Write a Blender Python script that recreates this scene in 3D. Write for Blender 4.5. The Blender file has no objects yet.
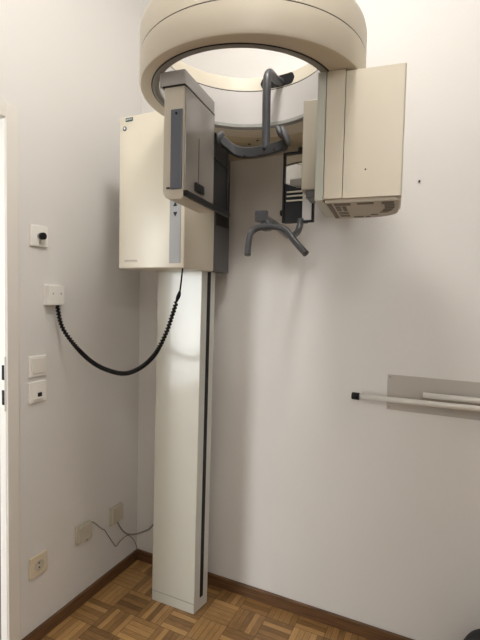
import bpy, bmesh, math, random
from mathutils import Vector, Matrix

random.seed(4)
SC = bpy.context.scene
COL = SC.collection

# ------------------------------------------------------------------ camera
yaw, pit, rol = -0.44291, 0.05189, 0.02192
cy, sy = math.cos(yaw), math.sin(yaw)
cp, sp = math.cos(pit), math.sin(pit)
fw = Vector((sy * cp, cy * cp, -sp))
r0 = Vector((cy, -sy, 0))
u0 = r0.cross(fw)
rv = r0 * math.cos(rol) + u0 * math.sin(rol)
uv = -r0 * math.sin(rol) + u0 * math.cos(rol)
cam = bpy.data.cameras.new('camera')
cam.sensor_fit = 'HORIZONTAL'
cam.sensor_width = 36
cam.lens = 440.0 / 480 * 36
cam.clip_start = 0.02
co = bpy.data.objects.new('camera', cam)
COL.objects.link(co)
co.matrix_world = Matrix(((rv.x, uv.x, -fw.x, 0), (rv.y, uv.y, -fw.y, 0), (rv.z, uv.z, -fw.z, 1.4), (0, 0, 0, 1)))
SC.camera = co

# ------------------------------------------------------------------ view, world, lights
SC.view_settings.view_transform = 'Standard'
SC.view_settings.look = 'None'
SC.view_settings.gamma = 1
SC.view_settings.use_curve_mapping = False
SC.view_settings.exposure = 0.0

W = bpy.data.worlds.new('world')
SC.world = W
W.use_nodes = True
W.node_tree.nodes['Background'].inputs[0].default_value = (0.9, 0.95, 1.0, 1)
W.node_tree.nodes['Background'].inputs[1].default_value = 0.05


def area(name, loc, target, sx, sy_, power, color):
    l = bpy.data.lights.new(name, 'AREA')
    l.shape = 'RECTANGLE'
    l.size = sx
    l.size_y = sy_
    l.energy = power
    l.color = color
    o = bpy.data.objects.new(name, l)
    COL.objects.link(o)
    o.location = loc
    d = Vector(target) - Vector(loc)
    o.rotation_euler = d.to_track_quat('-Z', 'Y').to_euler()
    return o


# ceiling lamp in the middle of the room (behind and above the camera)
# the room's ceiling lamp: a globe just under the ceiling, above and in front of the machine
l = bpy.data.lights.new('ceiling_lamp_light', 'POINT')
l.energy = 33
l.color = (1.0, 0.965, 0.925)
l.shadow_soft_size = 0.11
lo = bpy.data.objects.new('ceiling_lamp_light', l)
COL.objects.link(lo)
lo.location = (-0.34, 0.76, 2.78)
# unseen fill light, added further back in the room to brighten the machine's front
l = bpy.data.lights.new('rear_fill_light', 'POINT')
l.energy = 30
l.color = (1.0, 0.97, 0.935)
l.shadow_soft_size = 0.30
lo = bpy.data.objects.new('rear_fill_light', l)
COL.objects.link(lo)
lo.location = (0.55, -0.9, 2.5)
# daylight window of the neighbouring room, seen only as light through the open door
area('hall_window_light', (-3.38, -2.15, 1.1), (-2.0, -2.15, 1.1), 1.9, 2.0, 150, (0.92, 0.97, 1.0))

# ------------------------------------------------------------------ materials


def mat(name, col, rough=0.5, metal=0.0, spec=0.5, noise=0.0, nscale=40, bump=0.0, bscale=200, coat=0.0):
    m = bpy.data.materials.new(name)
    m.use_nodes = True
    nt = m.node_tree
    b = nt.nodes['Principled BSDF']
    b.inputs['Base Color'].default_value = (*col, 1)
    b.inputs['Roughness'].default_value = rough
    b.inputs['Metallic'].default_value = metal
    b.inputs['Specular IOR Level'].default_value = spec
    b.inputs['Coat Weight'].default_value = coat
    b.inputs['Coat Roughness'].default_value = 0.08
    tc = nt.nodes.new('ShaderNodeTexCoord')
    n = nt.nodes.new('ShaderNodeTexNoise')
    n.inputs['Scale'].default_value = nscale
    n.inputs['Detail'].default_value = 4
    nt.links.new(tc.outputs['Object'], n.inputs['Vector'])
    mx = nt.nodes.new('ShaderNodeMix')
    mx.data_type = 'RGBA'
    mx.inputs[6].default_value = (*[c * (1 - noise) for c in col], 1)
    mx.inputs[7].default_value = (*[min(1, c * (1 + noise)) for c in col], 1)
    nt.links.new(n.outputs['Fac'], mx.inputs[0])
    nt.links.new(mx.outputs[2], b.inputs['Base Color'])
    if bump:
        n2 = nt.nodes.new('ShaderNodeTexNoise')
        n2.inputs['Scale'].default_value = bscale
        n2.inputs['Detail'].default_value = 3
        nt.links.new(tc.outputs['Object'], n2.inputs['Vector'])
        bp = nt.nodes.new('ShaderNodeBump')
        bp.inputs['Strength'].default_value = bump
        bp.inputs['Distance'].default_value = 0.002
        nt.links.new(n2.outputs['Fac'], bp.inputs['Height'])
        nt.links.new(bp.outputs[0], b.inputs['Normal'])
    return m


M = dict(
    wall=mat('wall_paint', (0.74, 0.725, 0.70), 0.85, spec=0.2, noise=0.02, nscale=3, bump=0.2, bscale=110),
    ceil=mat('ceiling_paint', (0.8, 0.79, 0.77), 0.9, spec=0.1),
    dwhite=mat('white_door_lacquer', (0.90, 0.90, 0.88), 0.35),
    casing=mat('casing_paint', (0.76, 0.73, 0.68), 0.45),
    cream=mat('cream_enamel', (0.64, 0.59, 0.48), 0.33, noise=0.02, nscale=6),
    cream2=mat('cream_enamel_ring', (0.64, 0.585, 0.475), 0.4, noise=0.02, nscale=6),
    column=mat('column_enamel', (0.565, 0.555, 0.485), 0.2, noise=0.015, nscale=4, coat=0.25),
    columnside=mat('column_side_enamel', (0.60, 0.61, 0.57), 0.35),
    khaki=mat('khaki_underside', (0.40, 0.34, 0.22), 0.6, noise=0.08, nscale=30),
    ringgrey=mat('ring_rim_grey', (0.30, 0.30, 0.28), 0.5),
    inner=mat('ring_liner_light_grey', (0.52, 0.50, 0.48), 0.5),
    capgrey=mat('cap_grey', (0.34, 0.325, 0.305), 0.45),
    panelgrey=mat('glossy_grey_panel', (0.27, 0.25, 0.225), 0.12, coat=0.6),
    cas=mat('cassette_cream', (0.52, 0.475, 0.39), 0.4),
    stripblue=mat('slate_blue_strip', (0.11, 0.12, 0.145), 0.4),
    stripgrey=mat('mid_grey_strip', (0.31, 0.31, 0.31), 0.45),
    darkgrey=mat('dark_grey_housing', (0.075, 0.075, 0.078), 0.45, noise=0.05),
    tube=mat('slate_grey_tube_paint', (0.060, 0.063, 0.068), 0.36, noise=0.05),
    pad=mat('slate_grey_pad', (0.08, 0.083, 0.088), 0.55),
    darktube=mat('dark_slate_paint', (0.038, 0.040, 0.043), 0.38),
    collim=mat('collimator_shaded_cream', (0.36, 0.325, 0.255), 0.45),  # cream housing with its shade put into the colour as a darker tone
    black=mat('black_plastic', (0.008, 0.008, 0.009), 0.45, spec=0.25),
    rubber=mat('black_cable_rubber', (0.007, 0.007, 0.007), 0.6, spec=0.2),
    greengrey=mat('green_grey_plate', (0.50, 0.52, 0.46), 0.45),
    mirror=mat('mirror_glass', (0.85, 0.85, 0.82), 0.03, metal=1.0),
    plastic=mat('white_switch_plastic', (0.86, 0.84, 0.80), 0.35),
    rocker=mat('rocker_plastic', (0.78, 0.755, 0.69), 0.35),
    ivory=mat('ivory_outlet_plastic', (0.70, 0.61, 0.46), 0.35),
    ivorygrey=mat('aged_cover_plastic', (0.55, 0.51, 0.42), 0.45),
    steel=mat('steel', (0.55, 0.55, 0.53), 0.3, metal=1.0),
    plate=mat('grey_back_plate', (0.47, 0.44, 0.40), 0.5, noise=0.04, nscale=8),
    rod=mat('light_grey_rod', (0.70, 0.68, 0.63), 0.32),
    grille=mat('vent_grille_beige', (0.50, 0.46, 0.38), 0.5),
    vent=mat('vent_slot_dark', (0.17, 0.155, 0.13), 0.7),
    cablegrey=mat('grey_flex', (0.22, 0.21, 0.19), 0.5),
    bag=mat('black_bag_fabric', (0.010, 0.010, 0.014), 0.7, bump=0.3, bscale=300),
    teal=mat('dark_teal_label', (0.02, 0.06, 0.065), 0.4),
    white=mat('white_lettering', (0.75, 0.76, 0.74), 0.5),
    ink=mat('grey_lettering', (0.30, 0.28, 0.24), 0.5),
    navy=mat('navy_badge', (0.05, 0.06, 0.12), 0.4),
    gasket=mat('door_gasket', (0.07, 0.075, 0.06), 0.7),
)


def wood_base():
    m = mat('baseboard_wood', (0.16, 0.082, 0.038), 0.4)
    nt = m.node_tree
    b = nt.nodes['Principled BSDF']
    tc = nt.nodes.new('ShaderNodeTexCoord')
    mp = nt.nodes.new('ShaderNodeMapping')
    mp.inputs['Scale'].default_value = (3, 3, 60)
    n = nt.nodes.new('ShaderNodeTexNoise')
    n.inputs['Scale'].default_value = 3
    n.inputs['Detail'].default_value = 6
    cr = nt.nodes.new('ShaderNodeValToRGB')
    cr.color_ramp.elements[0].position = 0.3
    cr.color_ramp.elements[0].color = (0.085, 0.040, 0.018, 1)
    cr.color_ramp.elements[1].position = 0.75
    cr.color_ramp.elements[1].color = (0.20, 0.105, 0.048, 1)
    nt.links.new(tc.outputs['Object'], mp.inputs[0])
    nt.links.new(mp.outputs[0], n.inputs['Vector'])
    nt.links.new(n.outputs['Fac'], cr.inputs[0])
    nt.links.new(cr.outputs[0], b.inputs['Base Color'])
    return m


def parquet():
    m = bpy.data.materials.new('mosaic_parquet')
    m.use_nodes = True
    nt = m.node_tree
    b = nt.nodes['Principled BSDF']
    b.inputs['Roughness'].default_value = 0.32
    L = nt.links.new

    def math_(op, a, c=None, d=None):
        n = nt.nodes.new('ShaderNodeMath')
        n.operation = op
        for i, v in enumerate((a, c, d)):
            if v is None:
                continue
            if isinstance(v, (int, float)):
                n.inputs[i].default_value = v
            else:
                L(v, n.inputs[i])
        return n.outputs[0]
    tc = nt.nodes.new('ShaderNodeTexCoord')
    sx = nt.nodes.new('ShaderNodeSeparateXYZ')
    L(tc.outputs['Object'], sx.inputs[0])
    T = 0.128
    u = math_('DIVIDE', math_('ADD', sx.outputs[0], 10.012), T)
    v = math_('DIVIDE', math_('ADD', sx.outputs[1], 10.03), T)
    iu, iv = math_('FLOOR', u), math_('FLOOR', v)
    fu, fv = math_('FRACT', u), math_('FRACT', v)
    ck = math_('MODULO', math_('ADD', iu, iv), 2.0)
    ck = math_('GREATER_THAN', ck, 0.5)
    inv = math_('SUBTRACT', 1.0, ck)
    s = math_('ADD', math_('MULTIPLY', fu, ck), math_('MULTIPLY', fv, inv))
    t = math_('ADD', math_('MULTIPLY', fv, ck), math_('MULTIPLY', fu, inv))
    s5 = math_('MULTIPLY', s, 5.0)
    si, sf = math_('FLOOR', s5), math_('FRACT', s5)
    cb = nt.nodes.new('ShaderNodeCombineXYZ')
    L(iu, cb.inputs[0])
    L(iv, cb.inputs[1])
    L(si, cb.inputs[2])
    wn = nt.nodes.new('ShaderNodeTexWhiteNoise')
    L(cb.outputs[0], wn.inputs['Vector'])
    cb2 = nt.nodes.new('ShaderNodeCombineXYZ')
    L(iu, cb2.inputs[0])
    L(iv, cb2.inputs[1])
    wn2 = nt.nodes.new('ShaderNodeTexWhiteNoise')
    L(cb2.outputs[0], wn2.inputs['Vector'])
    # grain
    g = nt.nodes.new('ShaderNodeCombineXYZ')
    L(math_('ADD', math_('MULTIPLY', s, 14.0), math_('MULTIPLY', wn.outputs[0], 50.0)), g.inputs[0])
    L(math_('ADD', math_('MULTIPLY', t, 1.6), math_('MULTIPLY', wn2.outputs[0], 50.0)), g.inputs[1])
    gn = nt.nodes.new('ShaderNodeTexNoise')
    gn.inputs['Scale'].default_value = 1.6
    gn.inputs['Detail'].default_value = 5
    L(g.outputs[0], gn.inputs['Vector'])
    val = math_('ADD', math_('ADD', math_('MULTIPLY', wn.outputs[0], 0.55), math_('MULTIPLY', gn.outputs['Fac'], 0.5)),
                math_('MULTIPLY', wn2.outputs[0], 0.15))
    cr = nt.nodes.new('ShaderNodeValToRGB')
    e = cr.color_ramp.elements
    e[0].position = 0.2
    e[0].color = (0.12, 0.060, 0.022, 1)
    e[1].position = 0.95
    e[1].color = (0.58, 0.345, 0.135, 1)
    k = e.new(0.55)
    k.color = (0.33, 0.18, 0.066, 1)
    L(val, cr.inputs[0])
    # joints
    js = math_('LESS_THAN', math_('MINIMUM', sf, math_('SUBTRACT', 1.0, sf)), 0.035)
    jt = math_('LESS_THAN', math_('MINIMUM', t, math_('SUBTRACT', 1.0, t)), 0.012)
    j = math_('MAXIMUM', js, jt)
    mx = nt.nodes.new('ShaderNodeMix')
    mx.data_type = 'RGBA'
    L(math_('MULTIPLY', j, 0.75), mx.inputs[0])
    L(cr.outputs[0], mx.inputs[6])
    mx.inputs[7].default_value = (0.06, 0.03, 0.014, 1)
    L(mx.outputs[2], b.inputs['Base Color'])
    return m


M['base'] = wood_base()
M['parquet'] = parquet()

# ------------------------------------------------------------------ mesh helpers
TH = math.radians(6.6)
ARM = Matrix.Translation((-0.563, 1.243, 2.0)) @ Matrix.Rotation(TH, 4, 'Z')   # frame of the turned scanning arm


def add_box(bm, x0, x1, y0, y1, z0, z1, bev=0.0, seg=2, mtx=None):
    vs = [bm.verts.new(p) for p in ((x0, y0, z0), (x1, y0, z0), (x1, y1, z0), (x0, y1, z0),
                                    (x0, y0, z1), (x1, y0, z1), (x1, y1, z1), (x0, y1, z1))]
    fs = [bm.faces.new([vs[i] for i in f]) for f in
          ((3, 2, 1, 0), (4, 5, 6, 7), (0, 1, 5, 4), (1, 2, 6, 5), (2, 3, 7, 6), (3, 0, 4, 7))]
    allv = list(vs)
    if bev:
        es = list({e for f in fs for e in f.edges})
        r = bmesh.ops.bevel(bm, geom=es, offset=bev, segments=seg, profile=0.5, affect='EDGES')
        allv = list({v for v in r['verts']} | {v for f in r['faces'] for v in f.verts} | {v for v in vs if v.is_valid})
    if mtx is not None:
        for v in allv:
            v.co = mtx @ v.co
    return bm


def box(x0, x1, y0, y1, z0, z1, bev=0.0, seg=2, mtx=None):
    return add_box(bmesh.new(), x0, x1, y0, y1, z0, z1, bev, seg, mtx)


def prism(outline, z0, z1, bev=0.0, mtx=None, seg=2):
    """outline: CCW list of (x, y)"""
    bm = bmesh.new()
    a = [bm.verts.new((x, y, z0)) for x, y in outline]
    b = [bm.verts.new((x, y, z1)) for x, y in outline]
    n = len(a)
    bot = bm.faces.new(a[::-1])
    top = bm.faces.new(b)
    for i in range(n):
        bm.faces.new((a[i], a[(i + 1) % n], b[(i + 1) % n], b[i]))
    if bev:
        es = list(set(bot.edges) | set(top.edges))
        bmesh.ops.bevel(bm, geom=es, offset=bev, segments=seg, profile=0.5, affect='EDGES')
    if mtx is not None:
        bm.transform(mtx)
    return bm


def rounded(x0, x1, y0, y1, rr, n=6):
    """rr radii of corners in order (x0,y0),(x1,y0),(x1,y1),(x0,y1)"""
    out = []
    for (cx, cy_, r, a0) in ((x0, y0, rr[0], 180), (x1, y0, rr[1], 270), (x1, y1, rr[2], 0), (x0, y1, rr[3], 90)):
        sx = 1 if cx == x0 else -1
        s2 = 1 if cy_ == y0 else -1
        if r <= 0:
            out.append((cx, cy_))
            continue
        for k in range(n + 1):
            a = math.radians(a0 + 90 * k / n)
            out.append((cx + sx * r + r * math.cos(a), cy_ + s2 * r + r * math.sin(a)))
    return out


def smooth_path(pts, n=10):
    """Catmull-Rom through pts"""
    P = [Vector(p) for p in pts]
    P = [2 * P[0] - P[1]] + P + [2 * P[-1] - P[-2]]
    out = []
    for i in range(1, len(P) - 2):
        for k in range(n):
            t = k / n
            a, b, c, d = P[i - 1], P[i], P[i + 1], P[i + 2]
            out.append(0.5 * ((2 * b) + (-a + c) * t + (2 * a - 5 * b + 4 * c - d) * t * t + (-a + 3 * b - 3 * c + d) * t ** 3))
    out.append(P[-2])
    return out


def frames(path):
    out = []
    prev = None
    for i, p in enumerate(path):
        t = (path[min(i + 1, len(path) - 1)] - path[max(i - 1, 0)]).normalized()
        if prev is None:
            a = Vector((0, 0, 1)) if abs(t.z) < 0.9 else Vector((1, 0, 0))
            n = t.cross(a).normalized()
        else:
            n = (prev - t * prev.dot(t)).normalized()
        prev = n
        out.append((p, t, n, t.cross(n)))
    return out


def add_tube(bm, path, r, seg=14, caps=True, flat=1.0):
    rings = []
    fr = frames(path)
    for i, (p, t, n, b) in enumerate(fr):
        rad = r(i / (len(fr) - 1)) if callable(r) else r
        rings.append([bm.verts.new(p + (n * math.cos(a) + b * math.sin(a) * flat) * rad)
                      for a in [2 * math.pi * k / seg for k in range(seg)]])
    for i in range(len(rings) - 1):
        for k in range(seg):
            f = bm.faces.new((rings[i][k], rings[i][(k + 1) % seg], rings[i + 1][(k + 1) % seg], rings[i + 1][k]))
            f.smooth = True
    if caps:
        bm.faces.new(rings[0][::-1])
        bm.faces.new(rings[-1])
    return bm


def tube(path, r, **k):
    return add_tube(bmesh.new(), [Vector(p) for p in path], r, **k)


def lathe(profile, centre, n=128, closed=True, inner=None):
    """profile (r, z) closed loop, around z axis at centre"""
    bm = bmesh.new()
    rows = []
    for k in range(n):
        a = 2 * math.pi * k / n
        rows.append([bm.verts.new(((inner if inner and r < 0.28 else centre)[0] + r * math.cos(a),
                                   (inner if inner and r < 0.28 else centre)[1] + r * math.sin(a), centre[2] + z)) for r, z in profile])
    m = len(profile)
    for k in range(n):
        A, B = rows[k], rows[(k + 1) % n]
        for i in range(m if closed else m - 1):
            j = (i + 1) % m
            bm.faces.new((A[i], B[i], B[j], A[j]))
    return bm


def add_ellipsoid(bm, c, rx, ry, rz, mtx=None, seg=20):
    r = bmesh.ops.create_uvsphere(bm, u_segments=seg, v_segments=seg // 2, radius=1)
    for v in r['verts']:
        v.co = Vector((v.co.x * rx, v.co.y * ry, v.co.z * rz))
        if mtx is not None:
            v.co = mtx @ v.co
        v.co += Vector(c)
    for v in r['verts']:
        for f in v.link_faces:
            f.smooth = True
    return bm


def disc(c, axis, r, h, n=20, bm=None):
    bm = bm or bmesh.new()
    c = Vector(c)
    a = Vector(axis).normalized()
    return add_tube(bm, [c, c + a * h], r, seg=n)


def link(name, bm, m, parent=None, smooth=None):
    bmesh.ops.recalc_face_normals(bm, faces=bm.faces)
    root = parent
    while root is not None and root.parent is not None:
        root = root.parent
    if root is not None:
        bmesh.ops.translate(bm, verts=bm.verts, vec=-root.location)
    me = bpy.data.meshes.new(name)
    bm.to_mesh(me)
    bm.free()
    me.materials.append(M[m])
    if smooth:
        me.shade_smooth() if hasattr(me, 'shade_smooth') else None
        me.set_sharp_from_angle(angle=math.radians(smooth))
    o = bpy.data.objects.new(name, me)
    COL.objects.link(o)
    if parent is not None:
        o.parent = parent
    return o


def recentre(o):
    """put the origin of a single-mesh thing at its base centre"""
    me = o.data
    c = [v.co for v in me.vertices]
    mid = Vector(((min(v.x for v in c) + max(v.x for v in c)) / 2, (min(v.y for v in c) + max(v.y for v in c)) / 2, min(v.z for v in c)))
    me.transform(Matrix.Translation(-mid))
    o.location = mid
    return o


def tag(o, label, cat, group=None):
    o['label'] = label
    o['category'] = cat
    if group:
        o['group'] = group
    return o


def empty(name, loc, label, cat, group=None):
    o = bpy.data.objects.new(name, None)
    o.empty_display_size = 0.05
    COL.objects.link(o)
    o.location = loc
    return tag(o, label, cat, group)


def struct(name, bm, m):
    o = link(name, bm, m)
    o['kind'] = 'structure'
    return o


def text_bm(body, size, depth, mtx):
    cu = bpy.data.curves.new('lettering', 'FONT')
    cu.body = body
    cu.size = size
    cu.extrude = depth
    cu.align_x = 'CENTER'
    cu.align_y = 'CENTER'
    o = bpy.data.objects.new('lettering', cu)
    COL.objects.link(o)
    dg = bpy.context.evaluated_depsgraph_get()
    me = bpy.data.meshes.new_from_object(o.evaluated_get(dg))
    bm = bmesh.new()
    bm.from_mesh(me)
    bm.transform(mtx)
    bpy.data.objects.remove(o)
    bpy.data.curves.remove(cu)
    bpy.data.meshes.remove(me)
    return bm


FRONT = Matrix.Rotation(math.radians(90), 4, 'X')       # text facing -y

# ------------------------------------------------------------------ room
XL, YB = -1.447, 1.833
XR, YF = 1.95, -2.0
XH, HF = -3.4, -3.2
ZC = 2.95
DY = 1.070       # door opening edge
DH = 2.014

struct('floor', box(XH, XR, HF, YB, -0.1, 0.0), 'parquet')
struct('ceiling', box(XH, XR, HF, YB + 0.1, ZC, ZC + 0.1), 'ceil')
struct('wall_back', box(XL, XR + .1, YB, YB + 0.1, -0.1, ZC), 'wall')
struct('wall_right', box(XR, XR + 0.1, YF - .1, YB, -0.1, ZC), 'wall')
struct('wall_front', box(XL, XR, YF - 0.1, YF, -0.1, ZC), 'wall')
bm = bmesh.new()
XO = XL - 0.16
add_box(bm, XO, XL, DY + 0.02, YB, -0.1, ZC)
add_box(bm, XO, XL, 0.16, DY + 0.02, DH + 0.02, ZC)
add_box(bm, XO, XL, YF - .1, 0.16, -0.1, ZC)
struct('wall_left', bm, 'wall')
bm = bmesh.new()
add_box(bm, XH - .1, XH, HF, YB, -.1, ZC)
add_box(bm, XH, XO, YB, YB + .1, -.1, ZC)
add_box(bm, XH, XO, HF - .1, HF, -.1, ZC)
add_box(bm, XO, XL, HF, YF - .1, -.1, ZC)
struct('wall_hall', bm, 'wall')

bm = bmesh.new()
for y in (-3.14, -2.17, -1.20):
    add_box(bm, XH, XH + .05, y - .03, y + .03, .05, 2.15)
for z in (0.07, 2.13):
    add_box(bm, XH, XH + .05, -3.14, -1.2, z - .03, z + .03)
for i in range(5):
    add_box(bm, XH + .03, XH + .034, -3.12, -1.22, 0.22 + i * 0.085, 0.255 + i * 0.085)
struct('window_1', bm, 'dwhite')

struct('baseboard_back', box(XL, XR, YB - 0.014, YB, 0, 0.054, 0.003), 'base')
struct('baseboard_left', box(XL, XL + 0.014, DY + 0.051, YB - 0.014, 0, 0.054, 0.003), 'base')

# door frame: casing on the wall face, jamb, gasket and stop in the opening
bm = bmesh.new()
add_box(bm, XL - .001, XL + 0.012, DY, DY + 0.050, 0, DH + 0.051, 0.003)
add_box(bm, XL - .001, XL + 0.012, 0.12, DY, DH, DH + 0.051, 0.003)
add_box(bm, XL - .001, XL + 0.012, 0.12, 0.16, 0, DH, 0.003)
struct('trim_1', bm, 'casing')
dr = bmesh.new()
add_box(dr, XL - 0.030, XL + 0.004, DY - 0.002, DY + 0.018, 0, DH, 0.001)
add_box(dr, XL - 0.16, XL - 0.036, DY - 0.004, DY + 0.018, 0, DH, 0.001)
add_box(dr, XO, XL + 0.0, 0.16, DY + .018, DH - 0.002, DH + 0.02, 0.001)
add_box(dr, XO, XL, 0.16, 0.175, 0, DH, 0.001)
door = struct('door_1', dr, 'dwhite')
g = link('gasket', box(XL - 0.037, XL - 0.029, DY - 0.001, DY + 0.015, 0, DH - 0.002), 'gasket', door)
sk = link('strike_plate', box(XL - 0.002, XL + 0.0045, DY - 0.0028, DY + 0.001, 0.965, 1.165, 0.0004), 'steel', door)
for z0 in (0.988, 1.080):
    link('latch_hole', box(XL - 0.014, XL - 0.003, DY - 0.0042, DY, z0, z0 + 0.054), 'black', sk)

# ------------------------------------------------------------------ panoramic x-ray unit
U = empty('panoramic_xray_unit', (-1.07, 1.655, 0),
          'tall cream dental panoramic X-ray machine with overhead ring on a white column in the corner', 'X-ray machine')

# column
col_outline = [(-1.180, 1.607), (-0.959, 1.611), (-0.946, 1.706), (-1.180, 1.706)]
c = link('column', prism(col_outline, 0.0, 1.95, 0.0025), 'column', U)
bm = prism([(-0.9595, 1.6125), (-0.9580, 1.6125), (-0.9455, 1.7045), (-0.9475, 1.7045)], 0.004, 1.93)
link('side_trim', bm, 'columnside', c)


def sidex(y):
    return -0.959 + (y - 1.611) * (0.013 / 0.095)


bm = prism([(sidex(1.650) - .002, 1.650), (sidex(1.650) + .0026, 1.650), (sidex(1.671) + .0026, 1.671), (sidex(1.671) - .002, 1.671)], 0.055, 1.94)
link('carriage_slot', bm, 'black', c)
link('base_seam', box(-1.1805, -0.9585, 1.6062, 1.6085, 0.047, 0.0485), 'ink', c)

# the column stands very slightly out of plumb
for o_ in [c] + [k for k in bpy.data.objects if k.parent == c]:
    for v in o_.data.vertices:
        v.co.x += 0.008 * v.co.z
# carriage
ca = link('carriage_cover', box(-1.212, -0.900, 1.40, 1.628, 1.505, 2.100, 0.005, 3), 'cream', U, smooth=30)
link('control_strip', box(-0.967, -0.917, 1.3985, 1.402, 1.523, 1.985, 0.001), 'stripgrey', ca)
for zc, s in ((1.742, 1), (1.706, -1)):
    o = prism([(-0.0085, -0.007 * 1), (0.0085, -0.007), (0.0, 0.0085)] if s > 0 else [(-0.0085, 0.007), (0.0, -0.0085), (0.0085, 0.007)], 0, 0.002)
    o.transform(Matrix.Translation((-0.9415, 1.3985, zc)) @ FRONT)
    link('arrow_button', o, 'black', ca)
lb = link('brand_label', box(-1.1805, -1.1455, 1.3985, 1.401, 2.0785, 2.0925, 0.0005), 'teal', ca)
bm = text_bm('SIEMENS', 0.0085, 0.0003, Matrix.Translation((-1.163, 1.3982, 2.0855)) @ FRONT)
tx = link('brand_lettering', bm, 'white', ca)
bm = bmesh.new()
disc((-1.185, 1.401, 2.053), (0, -1, 0), 0.009, 0.0028, bm=bm)
link('round_badge', bm, 'navy', ca)
bm = bmesh.new()
disc((-1.185, 1.399, 2.054), (0, -1, 0), 0.0045, 0.0012, bm=bm)
link('badge_centre', bm, 'white', ca)
bm = text_bm('ORTHOPHOS', 0.0105, 0.0003, Matrix.Translation((-1.150, 1.3992, 1.534)) @ FRONT)
link('model_lettering', bm, 'ink', ca)

bm = box(-1.195, -0.899, 1.628, 1.765, 1.505, 2.0, 0.004)
rh = link('rear_housing', bm, 'darkgrey', U, smooth=30)
bm = bmesh.new()
add_box(bm, -0.9, -0.8965, 1.642, 1.752, 1.70, 1.90, 0.001)
link('service_panel', bm, 'black', rh)

# support arm from the carriage to the ring
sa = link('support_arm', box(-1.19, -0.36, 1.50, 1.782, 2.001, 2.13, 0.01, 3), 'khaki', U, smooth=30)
for p in ((-0.735, 1.60), (-0.69, 1.575), (-0.78, 1.64), (-0.50, 1.59), (-0.64, 1.70)):
    link('screw', disc((p[0], p[1], 2.002), (0, 0, -1), 0.005, 0.003), 'black', sa)

# ring
RC = (-0.567, 1.243, 2.0)
RI = (-0.578, 1.210, 2.0)      # the aperture sits a little nearer the patient side
prof = [(0.268, 0.0), (0.322, 0.0), (0.3285, 0.003), (0.3315, 0.010), (0.3315, 0.079), (0.3300, 0.0795), (0.3300, 0.0812),
        (0.3315, 0.082), (0.3315, 0.145), (0.328, 0.160), (0.319, 0.172), (0.306, 0.179), (0.290, 0.181), (0.262, 0.176),
        (0.2510, 0.168), (0.2500, 0.126), (0.268, 0.126)]
ring = link('ring_housing', lathe(prof, RC, 160, inner=RI), 'cream2', U, smooth=35)
prof = [(0.3302, 0.0792), (0.3308, 0.0792), (0.3308, 0.0815), (0.3302, 0.0815)]
link('housing_seam', lathe(prof, RC, 160), 'black', ring)
prof = [(0.2675, 0.0), (0.2675, 0.012), (0.258, 0.012), (0.258, -0.001), (0.262, -0.003), (0.2665, -0.003)]
link('rim_gasket', lathe([(0.2695, 0.004), (0.2665, 0.004), (0.2665, -0.0015), (0.2695, -0.0015)], RI, 160), 'black', ring)
link('rim_band', lathe([(0.2665, 0.015), (0.2585, 0.015), (0.2585, -0.003), (0.2665, -0.003)], RI, 160), 'ringgrey', ring, smooth=35)
link('rim_band', lathe([(0.2580, 0.012), (0.2490, 0.012), (0.2475, 0.010), (0.2475, 0.0), (0.2580, -0.001)], RI, 160), 'ringgrey', ring, smooth=35)
link('inner_liner', lathe([(0.2675, 0.1225), (0.2495, 0.1225), (0.2495, 0.003), (0.2675, 0.003)], RI, 160), 'inner', ring, smooth=35)
link('liner_seam', lathe([(0.267, 0.1262), (0.2515, 0.1262), (0.2515, 0.1222), (0.267, 0.1222)], RI, 160), 'black', ring)

# slot in the inner wall through which the head support hangs: curved black recess on the far inner wall
bm = bmesh.new()
n = 24
a0, a1 = math.radians(73), math.radians(102)
loops = []
for k in range(n + 1):
    f = k / n
    a = a0 + (a1 - a0) * f
    e = min(1.0, f / 0.12, (1 - f) / 0.12)
    hh = 0.019 * math.sqrt(max(0.02, 1 - (1 - e) ** 2))
    loops.append([bm.verts.new((RI[0] + r * math.cos(a), RI[1] + r * math.sin(a), 2.147 + z))
                  for r, z in ((0.2492, -hh), (0.2492, hh), (0.258, hh), (0.258, -hh))])
for k in range(n):
    for i in range(4):
        j = (i + 1) % 4
        bm.faces.new((loops[k][i], loops[k][j], loops[k + 1][j], loops[k + 1][i]))
bm.faces.new(loops[0])
bm.faces.new(loops[-1][::-1])
link('support_slot', bm, 'black', ring, smooth=35)

# cassette holder (hangs on the left of the ring)
ch = U
bm = prism(rounded(-0.183, -0.122, -0.338, -0.040, (0.022, 0.006, 0, 0)), 0.0, 0.203, 0.003)
# prism was drawn in (lx, lz); stand it up so that its depth runs along ly
bm.transform(ARM @ Matrix.Translation((0, -0.012, 0)) @ FRONT)
ch = link('cassette_holder', bm, 'cas', U, smooth=30)
bm = box(-0.196, -0.1195, -0.218, -0.010, -0.038, 0.001, 0.0025, 2, ARM)
link('holder_cap', bm, 'capgrey', ch)
link('cap_seam', box(-0.186, -0.1188, -0.2185, -0.0095, -0.0405, -0.038, 0, 2, ARM), 'black', ch)
link('inner_panel', box(-0.124, -0.1185, -0.211, -0.011, -0.317, -0.042, 0.0012, 2, ARM), 'panelgrey', ch)
bm = box(-0.160, -0.1255, -0.2195, -0.214, -0.312, -0.101, 0.002, 2, ARM)
link('front_strip', bm, 'stripblue', ch)
bm = disc((-0.143, -0.219, -0.113), (0, -1, 0), 0.0035, 0.002)
bm.transform(ARM)
link('strip_screw', bm, 'black', ch)
link('panel_slot', box(-0.119, -0.1178, -0.1260, -0.1240, -0.285, -0.150, 0, 2, ARM), 'black', ch)
link('release_handle', box(-0.119, -0.112, -0.152, -0.094, -0.303, -0.279, 0.002, 2, ARM), 'black', ch)
link('front_catch', box(-0.172, -0.162, -0.2170, -0.2145, -0.3105, -0.306, 0, 2, ARM), 'black', ch)
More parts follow.
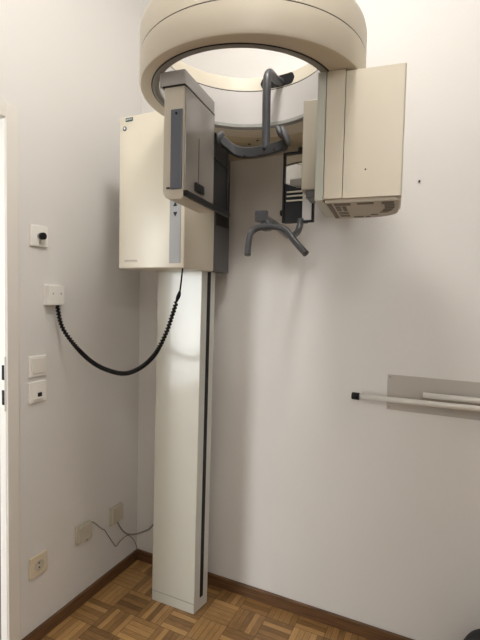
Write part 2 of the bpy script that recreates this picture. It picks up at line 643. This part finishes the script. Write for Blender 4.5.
bm = prism([(-0.214, -0.316), (0.118, -0.316), (0.118, -0.330), (-0.214, -0.330)], 0, 0.016, 0.002)
bm.transform(ARM @ Matrix.Translation((-0.125, 0, 0)) @ Matrix.Rotation(math.radians(90), 4, 'Z') @ FRONT)
link('guide_rail', bm, 'black', ch)
df = bmesh.new()
add_box(df, -0.140, -0.122, -0.012, 0.125, -0.322, -0.085, 0.003, 2, ARM)
link('film_carrier', df, 'black', ch)
df = bmesh.new()
for y0, y1, z0, z1 in ((0.0, 0.115, -0.170, -0.163), (0.0, 0.115, -0.318, -0.308), (0.0, 0.115, -0.096, -0.088), (0.112, 0.120, -0.318, -0.088)):
    add_box(df, -0.123, -0.118, y0, y1, z0, z1, 0.001, 2, ARM)
link('carrier_frame', df, 'black', ch)

# x-ray head (hangs on the right of the ring)
hd = link('xray_head', prism(rounded(0.2865, 0.434, -0.100, 0.150, (0.001, 0.006, 0.085, 0.002), 12), -0.333, -0.006, 0.003, ARM), 'cream', U, smooth=35)
link('head_collar', prism(rounded(0.2365, 0.2850, -0.101, 0.150, (0.002, 0.001, 0.002, 0.002)), -0.333, -0.001, 0.0015, ARM), 'cream', hd)
link('mounting_plate', box(0.213, 0.2355, -0.103, 0.150, -0.337, -0.001, 0.002, 2, ARM), 'greengrey', hd)
link('head_screw', (lambda b: (b.transform(ARM), b)[1])(disc((0.343, -0.0995, -0.262), (0, -1, 0), 0.0022, 0.001)), 'black', hd)
gr = bmesh.new()
gr = prism(rounded(0.240, 0.428, -0.094, 0.144, (0.002, 0.01, 0.082, 0.002), 12), -0.343, -0.332, 0.003, ARM)
link('vent_grille', gr, 'grille', hd)
vn = bmesh.new()
for x0, x1, y0, y1 in ((0.262, 0.305, -0.080, -0.055), (0.322, 0.365, -0.080, -0.060), (0.385, 0.416, -0.080, -0.055),
                       (0.262, 0.275, -0.04, 0.02), (0.280, 0.290, -0.04, 0.02), (0.262, 0.290, 0.04, 0.07), (0.262, 0.290, 0.085, 0.11),
                       (0.300, 0.330, 0.112, 0.128), (0.335, 0.350, 0.112, 0.128), (0.352, 0.372, 0.085, 0.100),
                       (0.392, 0.418, -0.045, -0.035), (0.392, 0.418, -0.025, -0.015), (0.392, 0.418, -0.005, 0.005),
                       (0.388, 0.414, 0.015, 0.025), (0.384, 0.410, 0.035, 0.045), (0.378, 0.402, 0.055, 0.065), (0.244, 0.256, -0.085, 0.13)):
    add_box(vn, x0, x1, y0, y1, -0.3442, -0.340, 0, 2, ARM)
link('vent_slot', vn, 'vent', hd)
cl = link('collimator', box(0.146, 0.214, 0.048, 0.140, -0.270, -0.002, 0.003, 2, ARM), 'collim', hd)
link('beam_slit', box(0.1445, 0.147, 0.088, 0.098, -0.26, -0.06, 0, 2, ARM), 'black', cl)
link('collimator_foot', box(0.160, 0.205, 0.052, 0.135, -0.292, -0.269, 0.002, 2, ARM), 'darkgrey', cl)

# head support: hanging tube, curved temple band with pads
path = smooth_path([(-0.556, 1.462, 2.143), (-0.553, 1.41, 2.128), (-0.538, 1.33, 2.105), (-0.532, 1.296, 2.094),
                    (-0.531, 1.279, 2.078), (-0.5305, 1.2735, 2.05), (-0.530, 1.272, 2.0), (-0.529, 1.272, 1.93), (-0.528, 1.272, 1.85)], 8)
hs = link('head_support_tube', tube(path, 0.0128, seg=18), 'tube', U)


def loft_band(pts, h, th, name, m, parent):
    P = smooth_path(pts, 10)
    bm = bmesh.new()
    rows = []
    for i, p in enumerate(P):
        t = (P[min(i + 1, len(P) - 1)] - P[max(i - 1, 0)])
        t.z = 0
        t.normalize()
        nn = Vector((-t.y, t.x, 0))
        e = min(1.0, i / 4, (len(P) - 1 - i) / 4)
        hh = h * (0.55 + 0.45 * math.sqrt(e)) / 2
        b = 0.004
        sec = [(-th / 2, -hh + b), (-th / 2 + b, -hh), (th / 2 - b, -hh), (th / 2, -hh + b), (th / 2, hh - b), (th / 2 - b, hh), (-th / 2 + b, hh), (-th / 2, hh - b)]
        rows.append([bm.verts.new(p + nn * a + Vector((0, 0, c_))) for a, c_ in sec])
    for i in range(len(rows) - 1):
        for k in range(8):
            bm.faces.new((rows[i][k], rows[i][(k + 1) % 8], rows[i + 1][(k + 1) % 8], rows[i + 1][k]))
    bm.faces.new(rows[0])
    bm.faces.new(rows[-1][::-1])
    return link(name, bm, m, parent, smooth=40)


bd = loft_band([(-0.670, 1.235, 1.892), (-0.655, 1.246, 1.880), (-0.630, 1.262, 1.860), (-0.592, 1.270, 1.850), (-0.545, 1.272, 1.849),
                (-0.500, 1.268, 1.852), (-0.470, 1.262, 1.855), (-0.458, 1.252, 1.857)], 0.034, 0.020, 'temple_band', 'darktube', hs)
for (x, y, z) in ((-0.592, 1.258, 1.836), (-0.530, 1.260, 1.852), (-0.493, 1.257, 1.843)):
    link('band_screw', disc((x, y, z), (0.1, -1, 0), 0.0035, 0.006), 'black', bd)
bm = bmesh.new()
add_ellipsoid(bm, (-0.452, 1.235, 1.872), 0.010, 0.017, 0.033, Matrix.Rotation(math.radians(-22), 3, 'Y'))
link('temple_pad', bm, 'pad', hs)
bm = bmesh.new()
add_ellipsoid(bm, (-0.474, 1.250, 1.890), 0.010, 0.014, 0.024, Matrix.Rotation(math.radians(-30), 3, 'Y'))
link('temple_pad', bm, 'pad', hs)
bm = bmesh.new()
add_ellipsoid(bm, (-0.668, 1.238, 1.895), 0.010, 0.020, 0.022, Matrix.Rotation(math.radians(16), 3, 'Y'))
link('temple_pad', bm, 'pad', hs)

# positioning mirror on a post under the support arm
mp = link('mirror_post', box(-0.545, -0.525, 1.70, 1.722, 1.70, 2.003, 0.002), 'darkgrey', U)
mf = bmesh.new()
add_box(mf, -0.618, -0.611, 1.670, 1.690, 1.700, 1.974, 0.001)
add_box(mf, -0.611, -0.490, 1.670, 1.690, 1.967, 1.974, 0.001)
add_box(mf, -0.611, -0.490, 1.670, 1.690, 1.698, 1.705, 0.001)
add_box(mf, -0.497, -0.490, 1.670, 1.690, 1.705, 1.967, 0.001)
add_box(mf, -0.612, -0.496, 1.684, 1.702, 1.702, 1.970, 0.001)
mo = link('mirror_frame', mf, 'black', mp)
link('mirror_glass', box(-0.611, -0.497, 1.6800, 1.6850, 1.835, 1.967), 'mirror', mo)
pz = prism([(-0.611, 1.704), (-0.535, 1.704), (-0.535, 1.825), (-0.611, 1.855)], 0, 0.009)
pz.transform(Matrix.Translation((0, 1.684, 0)) @ FRONT)
link('dark_screen', pz, 'black', mo)
link('grey_cover', box(-0.535, -0.497, 1.673, 1.6850, 1.705, 1.815, 0.001), 'inner', mo)
bm = bmesh.new()
for z in (1.818, 1.802, 1.784):
    add_box(bm, -0.600, -0.520, 1.668, 1.676, z - 0.0025, z + 0.003, 0.0005)
link('scale_bar', bm, 'ivorygrey', mo)
link('side_knob', disc((-0.617, 1.680, 1.740), (-1, 0, 0), 0.012, 0.009), 'black', mo)
link('top_knob', disc((-0.551, 1.680, 1.972), (0, 0, 1), 0.010, 0.016), 'black', mo)

# chin rest and handlebar
path = smooth_path([(-0.540, 1.675, 1.712), (-0.542, 1.672, 1.685), (-0.546, 1.650, 1.655), (-0.550, 1.580, 1.633), (-0.549, 1.500, 1.640),
                    (-0.549, 1.420, 1.650), (-0.552, 1.318, 1.658)], 8)
cr_ = link('chin_rest_arm', tube(path, 0.0125, seg=16), 'tube', U)
link('chin_rest', box(-0.570, -0.532, 1.292, 1.318, 1.640, 1.676, 0.003), 'tube', cr_)
path = smooth_path([(-0.580, 1.268, 1.532), (-0.582, 1.276, 1.565), (-0.582, 1.288, 1.598), (-0.574, 1.296, 1.614), (-0.556, 1.300, 1.622),
                    (-0.520, 1.302, 1.624), (-0.484, 1.300, 1.619), (-0.462, 1.295, 1.607), (-0.448, 1.288, 1.592), (-0.420, 1.275, 1.563), (-0.388, 1.262, 1.532)], 8)
hb = link('handlebar', tube(path, 0.0102, seg=16), 'tube', cr_)
link('handlebar_clamp', box(-0.552, -0.520, 1.296, 1.325, 1.612, 1.645, 0.006), 'tube', cr_)

# ------------------------------------------------------------------ coiled cable
pts = [(-1.424, 1.281, 1.362), (-1.405, 1.290, 1.268), (-1.349, 1.305, 1.192), (-1.285, 1.321, 1.135), (-1.222, 1.338, 1.103), (-1.144, 1.358, 1.090),
       (-1.079, 1.375, 1.116), (-1.020, 1.390, 1.173), (-0.978, 1.401, 1.256), (-0.952, 1.408, 1.334), (-0.937, 1.412, 1.384),
       (-0.926, 1.415, 1.422), (-0.917, 1.417, 1.507)]
P = smooth_path(pts, 30)
cum = [0]
for i in range(1, len(P)):
    cum.append(cum[-1] + (P[i] - P[i - 1]).length)
LT = cum[-1]


def at_len(s):
    s = max(0, min(LT, s))
    lo, hi = 0, len(cum) - 1
    while hi - lo > 1:
        m_ = (lo + hi) // 2
        if cum[m_] <= s:
            lo = m_
        else:
            hi = m_
    f = (s - cum[lo]) / max(1e-9, cum[hi] - cum[lo])
    return P[lo].lerp(P[hi], f)


cable = empty('coiled_cable', pts[0], 'black coiled cable sagging between the white junction box and the cream machine', 'cable')
base = [at_len(LT * k / 300) for k in range(301)]
link('cable_core', tube(base, lambda t: 0.0048 if t < 0.84 else 0.0032, seg=8), 'rubber', cable)
bm = bmesh.new()
SE = LT * 0.86
hp = []
ph = 0.0
s = 0.006
seg_n = 9
FR = frames([at_len(SE * k / 900) for k in range(901)])
while s < SE:
    f = s / SE
    edge = min(1.0, max(0.0, (min(f, 1 - f) - 0.20) / 0.08))
    pitch = 0.0132 * (1 - edge) + 0.0066 * edge
    p, t, n_, b_ = FR[min(900, int(f * 900))]
    p = at_len(s)
    R_ = 0.0066
    hp.append(p + (n_ * math.cos(ph) + b_ * math.sin(ph)) * R_)
    ph += 2 * math.pi / seg_n
    s += pitch / seg_n
add_tube(bm, hp, 0.0034, seg=6)
link('coil', bm, 'rubber', cable)
bm = tube([at_len(SE + 0.0 + k * 0.006) for k in range(8)], lambda t: 0.0045 + 0.0035 * math.sin(math.pi * t), seg=10)
link('strain_relief', bm, 'rubber', cable)

# ------------------------------------------------------------------ fittings on the left wall


def wall_plate(name, y0, y1, z0, z1, d, m, label, cat, group=None, inset=None, inset_m=None, inset_name='centre_plate'):
    e = empty(name, (XL, (y0 + y1) / 2, z0), label, cat, group)
    link('frame', box(XL, XL + d, y0, y1, z0, z1, 0.003), m, e)
    if inset:
        a, b, c_, d_, dd = inset
        link(inset_name, box(XL + d - 0.001, XL + d + dd, y0 + a, y1 - b, z0 + c_, z1 - d_, 0.0015), inset_m, e)
    return e


J = wall_plate('jack_socket', 1.171, 1.251, 1.578, 1.658, 0.011, 'plastic', 'square white wall socket with a black knob plug, topmost fitting beside the door', 'wall socket',
               inset=(0.012, 0.012, 0.012, 0.012, 0.0015), inset_m='plastic')
link('socket_collar', disc((XL + 0.012, 1.209, 1.617), (1, 0, 0), 0.012, 0.012), 'steel', J)
link('black_knob', disc((XL + 0.022, 1.209, 1.617), (1, 0, 0), 0.0135, 0.014), 'black', J)
link('lever', box(XL + .012, XL + .016, 1.206, 1.214, 1.588, 1.606, 0.001), 'steel', J)

Jb = empty('junction_box', (XL, 1.283, 1.352), 'raised white junction box with two screws where the coiled black cable plugs in', 'junction box')
link('box_base', box(XL, XL + 0.008, 1.236, 1.318, 1.350, 1.434, 0.002), 'plastic', Jb)
link('box_cover', box(XL + 0.007, XL + 0.030, 1.237, 1.314, 1.352, 1.430, 0.002), 'plastic', Jb)
for y in (1.258, 1.297):
    link('cover_screw', disc((XL + 0.0295, y, 1.398), (1, 0, 0), 0.0032, 0.001), 'ink', Jb)

S = wall_plate('light_switch', 1.163, 1.243, 1.073, 1.155, 0.010, 'plastic', 'white rocker light switch above the phone socket on the left wall', 'light switch',
               inset=(0.012, 0.010, 0.014, 0.010, 0.004), inset_m='rocker', inset_name='rocker')
Ls = wall_plate('phone_socket', 1.163, 1.243, 0.972, 1.054, 0.010, 'plastic', 'white phone socket with a small black port directly below the light switch', 'phone socket',
                inset=(0.012, 0.012, 0.012, 0.010, 0.0015), inset_m='plastic')
link('port', box(XL + 0.0105, XL + 0.0125, 1.200, 1.219, 0.994, 1.010), 'black', Ls)
link('hinged_tab', box(XL + 0.0105, XL + 0.015, 1.180, 1.222, 0.985, 0.9885, 0.0005), 'rocker', Ls)

K = empty('power_outlet', (XL, 1.205, 0.27), 'ivory power outlet with round recess, lowest and nearest the door', 'power outlet')
link('frame', box(XL, XL + 0.010, 1.165, 1.246, 0.270, 0.356, 0.003), 'ivory', K)
a_, b_ = (1.206, 0.313), 0.0215
cup = bmesh.new()
m_ = 28
rows = []
for r, x in ((0.0235, 0.0100), (0.0235, 0.0122), (0.0210, 0.0122), (0.0205, 0.0102), (0.0008, 0.0102)):
    rows.append([cup.verts.new((XL + x, a_[0] + r * math.cos(2 * math.pi * k / m_), a_[1] + r * math.sin(2 * math.pi * k / m_))) for k in range(m_)])
for i in range(4):
    for k in range(m_):
        cup.faces.new((rows[i][k], rows[i][(k + 1) % m_], rows[i + 1][(k + 1) % m_], rows[i + 1][k]))
rec = link('recess', cup, 'ivory', K)
link('recess_floor', disc((XL + 0.0098, a_[0], a_[1]), (1, 0, 0), 0.0205, 0.0008), 'ivorygrey', rec)
for dz in (-0.009, 0.009):
    link('pin_hole', disc((XL + 0.0104, a_[0], a_[1] + dz), (1, 0, 0), 0.0034, 0.0006), 'black', rec)
for dz in (-0.019, 0.0175):
    link('earth_clip', box(XL + 0.0102, XL + 0.0125, a_[0] - .0035, a_[0] + .0035, a_[1] + dz - 0.001, a_[1] + dz + 0.0025), 'steel', rec)

C1 = empty('socket_cover', (XL, 1.446, 0.288), 'blank beige cover plate low on the wall, between the power outlet and the cabled one', 'socket cover')
link('frame', box(XL, XL + 0.010, 1.401, 1.488, 0.289, 0.373, 0.003), 'ivorygrey', C1)
link('hinged_lid', box(XL + 0.009, XL + 0.021, 1.408, 1.484, 0.296, 0.368, 0.003), 'ivorygrey', C1)
link('lid_catch', box(XL + 0.020, XL + 0.024, 1.445, 1.457, 0.294, 0.300, 0.001), 'ink', C1)
C2 = empty('cable_outlet', (XL, 1.66, 0.275), 'beige cable outlet low on the wall nearest the corner, grey lead leaving its bottom', 'cable outlet')
link('frame', box(XL, XL + 0.010, 1.617, 1.702, 0.275, 0.365, 0.003), 'ivorygrey', C2)
link('hinged_lid', box(XL + 0.009, XL + 0.021, 1.623, 1.699, 0.282, 0.360, 0.003), 'ivorygrey', C2)

path = smooth_path([(-1.428, 1.655, 0.286), (-1.424, 1.672, 0.250), (-1.415, 1.705, 0.205), (-1.400, 1.750, 0.182), (-1.370, 1.790, 0.185), (-1.335, 1.800, 0.210),
                    (-1.285, 1.800, 0.275), (-1.22, 1.78, 0.34), (-1.16, 1.74, 0.36), (-1.13, 1.708, 0.36)], 8)
tag(recentre(link('grey_lead', tube(path, 0.0035, seg=8), 'cablegrey')), 'grey lead looping from the beige cable outlet to behind the white column', 'cable')
path = smooth_path([(-1.446, 1.498, 0.352), (-1.440, 1.510, 0.345), (-1.439, 1.560, 0.292), (-1.437, 1.575, 0.280), (-1.438, 1.600, 0.242), (-1.438, 1.640, 0.180),
                    (-1.436, 1.657, 0.158), (-1.437, 1.690, 0.168), (-1.436, 1.745, 0.170), (-1.432, 1.79, 0.12), (-1.426, 1.812, 0.062)], 8)
tag(recentre(link('thin_wire', tube(path, 0.0022, seg=6), 'cablegrey')), 'thin wire zigzagging down the wall from a small hole into the floor corner', 'wire')

# ------------------------------------------------------------------ rod rack on the back wall
R = empty('wall_rod_rack', (0.07, YB, 0.965), 'grey metal wall plate carrying two light rods, the longer tipped in black', 'wall rack')
pl = link('back_plate', box(-0.210, 0.36, YB - 0.003, YB, 0.965, 1.106, 0.0008), 'plate', R)
for x, z in ((-0.200, 0.976), (-0.200, 1.096), (0.35, 0.976), (0.35, 1.096)):
    link('screw', disc((x, YB - 0.003, z), (0, -1, 0), 0.0035, 0.0015), 'ink', pl)
rd = link('long_rod', tube([(-0.315, 1.786, 1.013), (0.330, 1.786, 1.020)], 0.0105, seg=18), 'rod', R)
link('rod_tip', tube([(-0.340, 1.786, 1.013), (-0.338, 1.786, 1.013), (-0.310, 1.786, 1.013)], lambda t: 0.0145 if t > 0.1 else 0.012, seg=18), 'black', rd)
link('short_rod', tube([(-0.076, 1.800, 1.043), (0.330, 1.800, 1.045)], 0.0105, seg=18), 'rod', R)
link('hinge_bracket', box(0.285, 0.335, 1.772, YB - 0.002, 0.990, 1.070, 0.004), 'plate', R)

# ------------------------------------------------------------------ black bag (bottom right)
bm = bmesh.new()
bmesh.ops.create_uvsphere(bm, u_segments=48, v_segments=32, radius=1)
for v in bm.verts:
    x, y, z = v.co
    k = 0.02 * math.sin(5 * x + 2 * y) * math.cos(4 * z + 3 * y)
    e = 0.75
    sx_ = math.copysign(abs(x) ** e, x)
    sy2 = math.copysign(abs(y) ** e, y)
    sz_ = math.copysign(abs(z) ** e, z)
    v.co = Vector((0.175 * sx_ * (1 + k), 0.10 * sy2 * (1 + k), 0.157 * sz_ * (1 + k)))
for f in bm.faces:
    f.smooth = True
bmesh.ops.translate(bm, verts=bm.verts, vec=(0.248, 1.62, 0.168))
low = min(v.co.z for v in bm.verts)
bmesh.ops.translate(bm, verts=bm.verts, vec=(0, 0, -low))
bg = empty('black_bag', (0.245, 1.62, 0), 'rounded black bag on the floor against the wall, cut off by the bottom right edge', 'bag')
link('bag_body', bm, 'bag', bg)
link('carry_handle', tube(smooth_path([(0.20, 1.62, 0.302), (0.21, 1.62, 0.330), (0.245, 1.62, 0.342), (0.28, 1.62, 0.330), (0.29, 1.62, 0.302)], 8), 0.007, seg=8), 'bag', bg)

# ------------------------------------------------------------------ nail
tag(recentre(link('wall_nail', disc((-0.123, YB + 0.002, 1.857), (0, -1, 0), 0.0035, 0.008, n=10), 'black')),
    'tiny black nail in the white back wall right of the hanging cream box', 'nail')
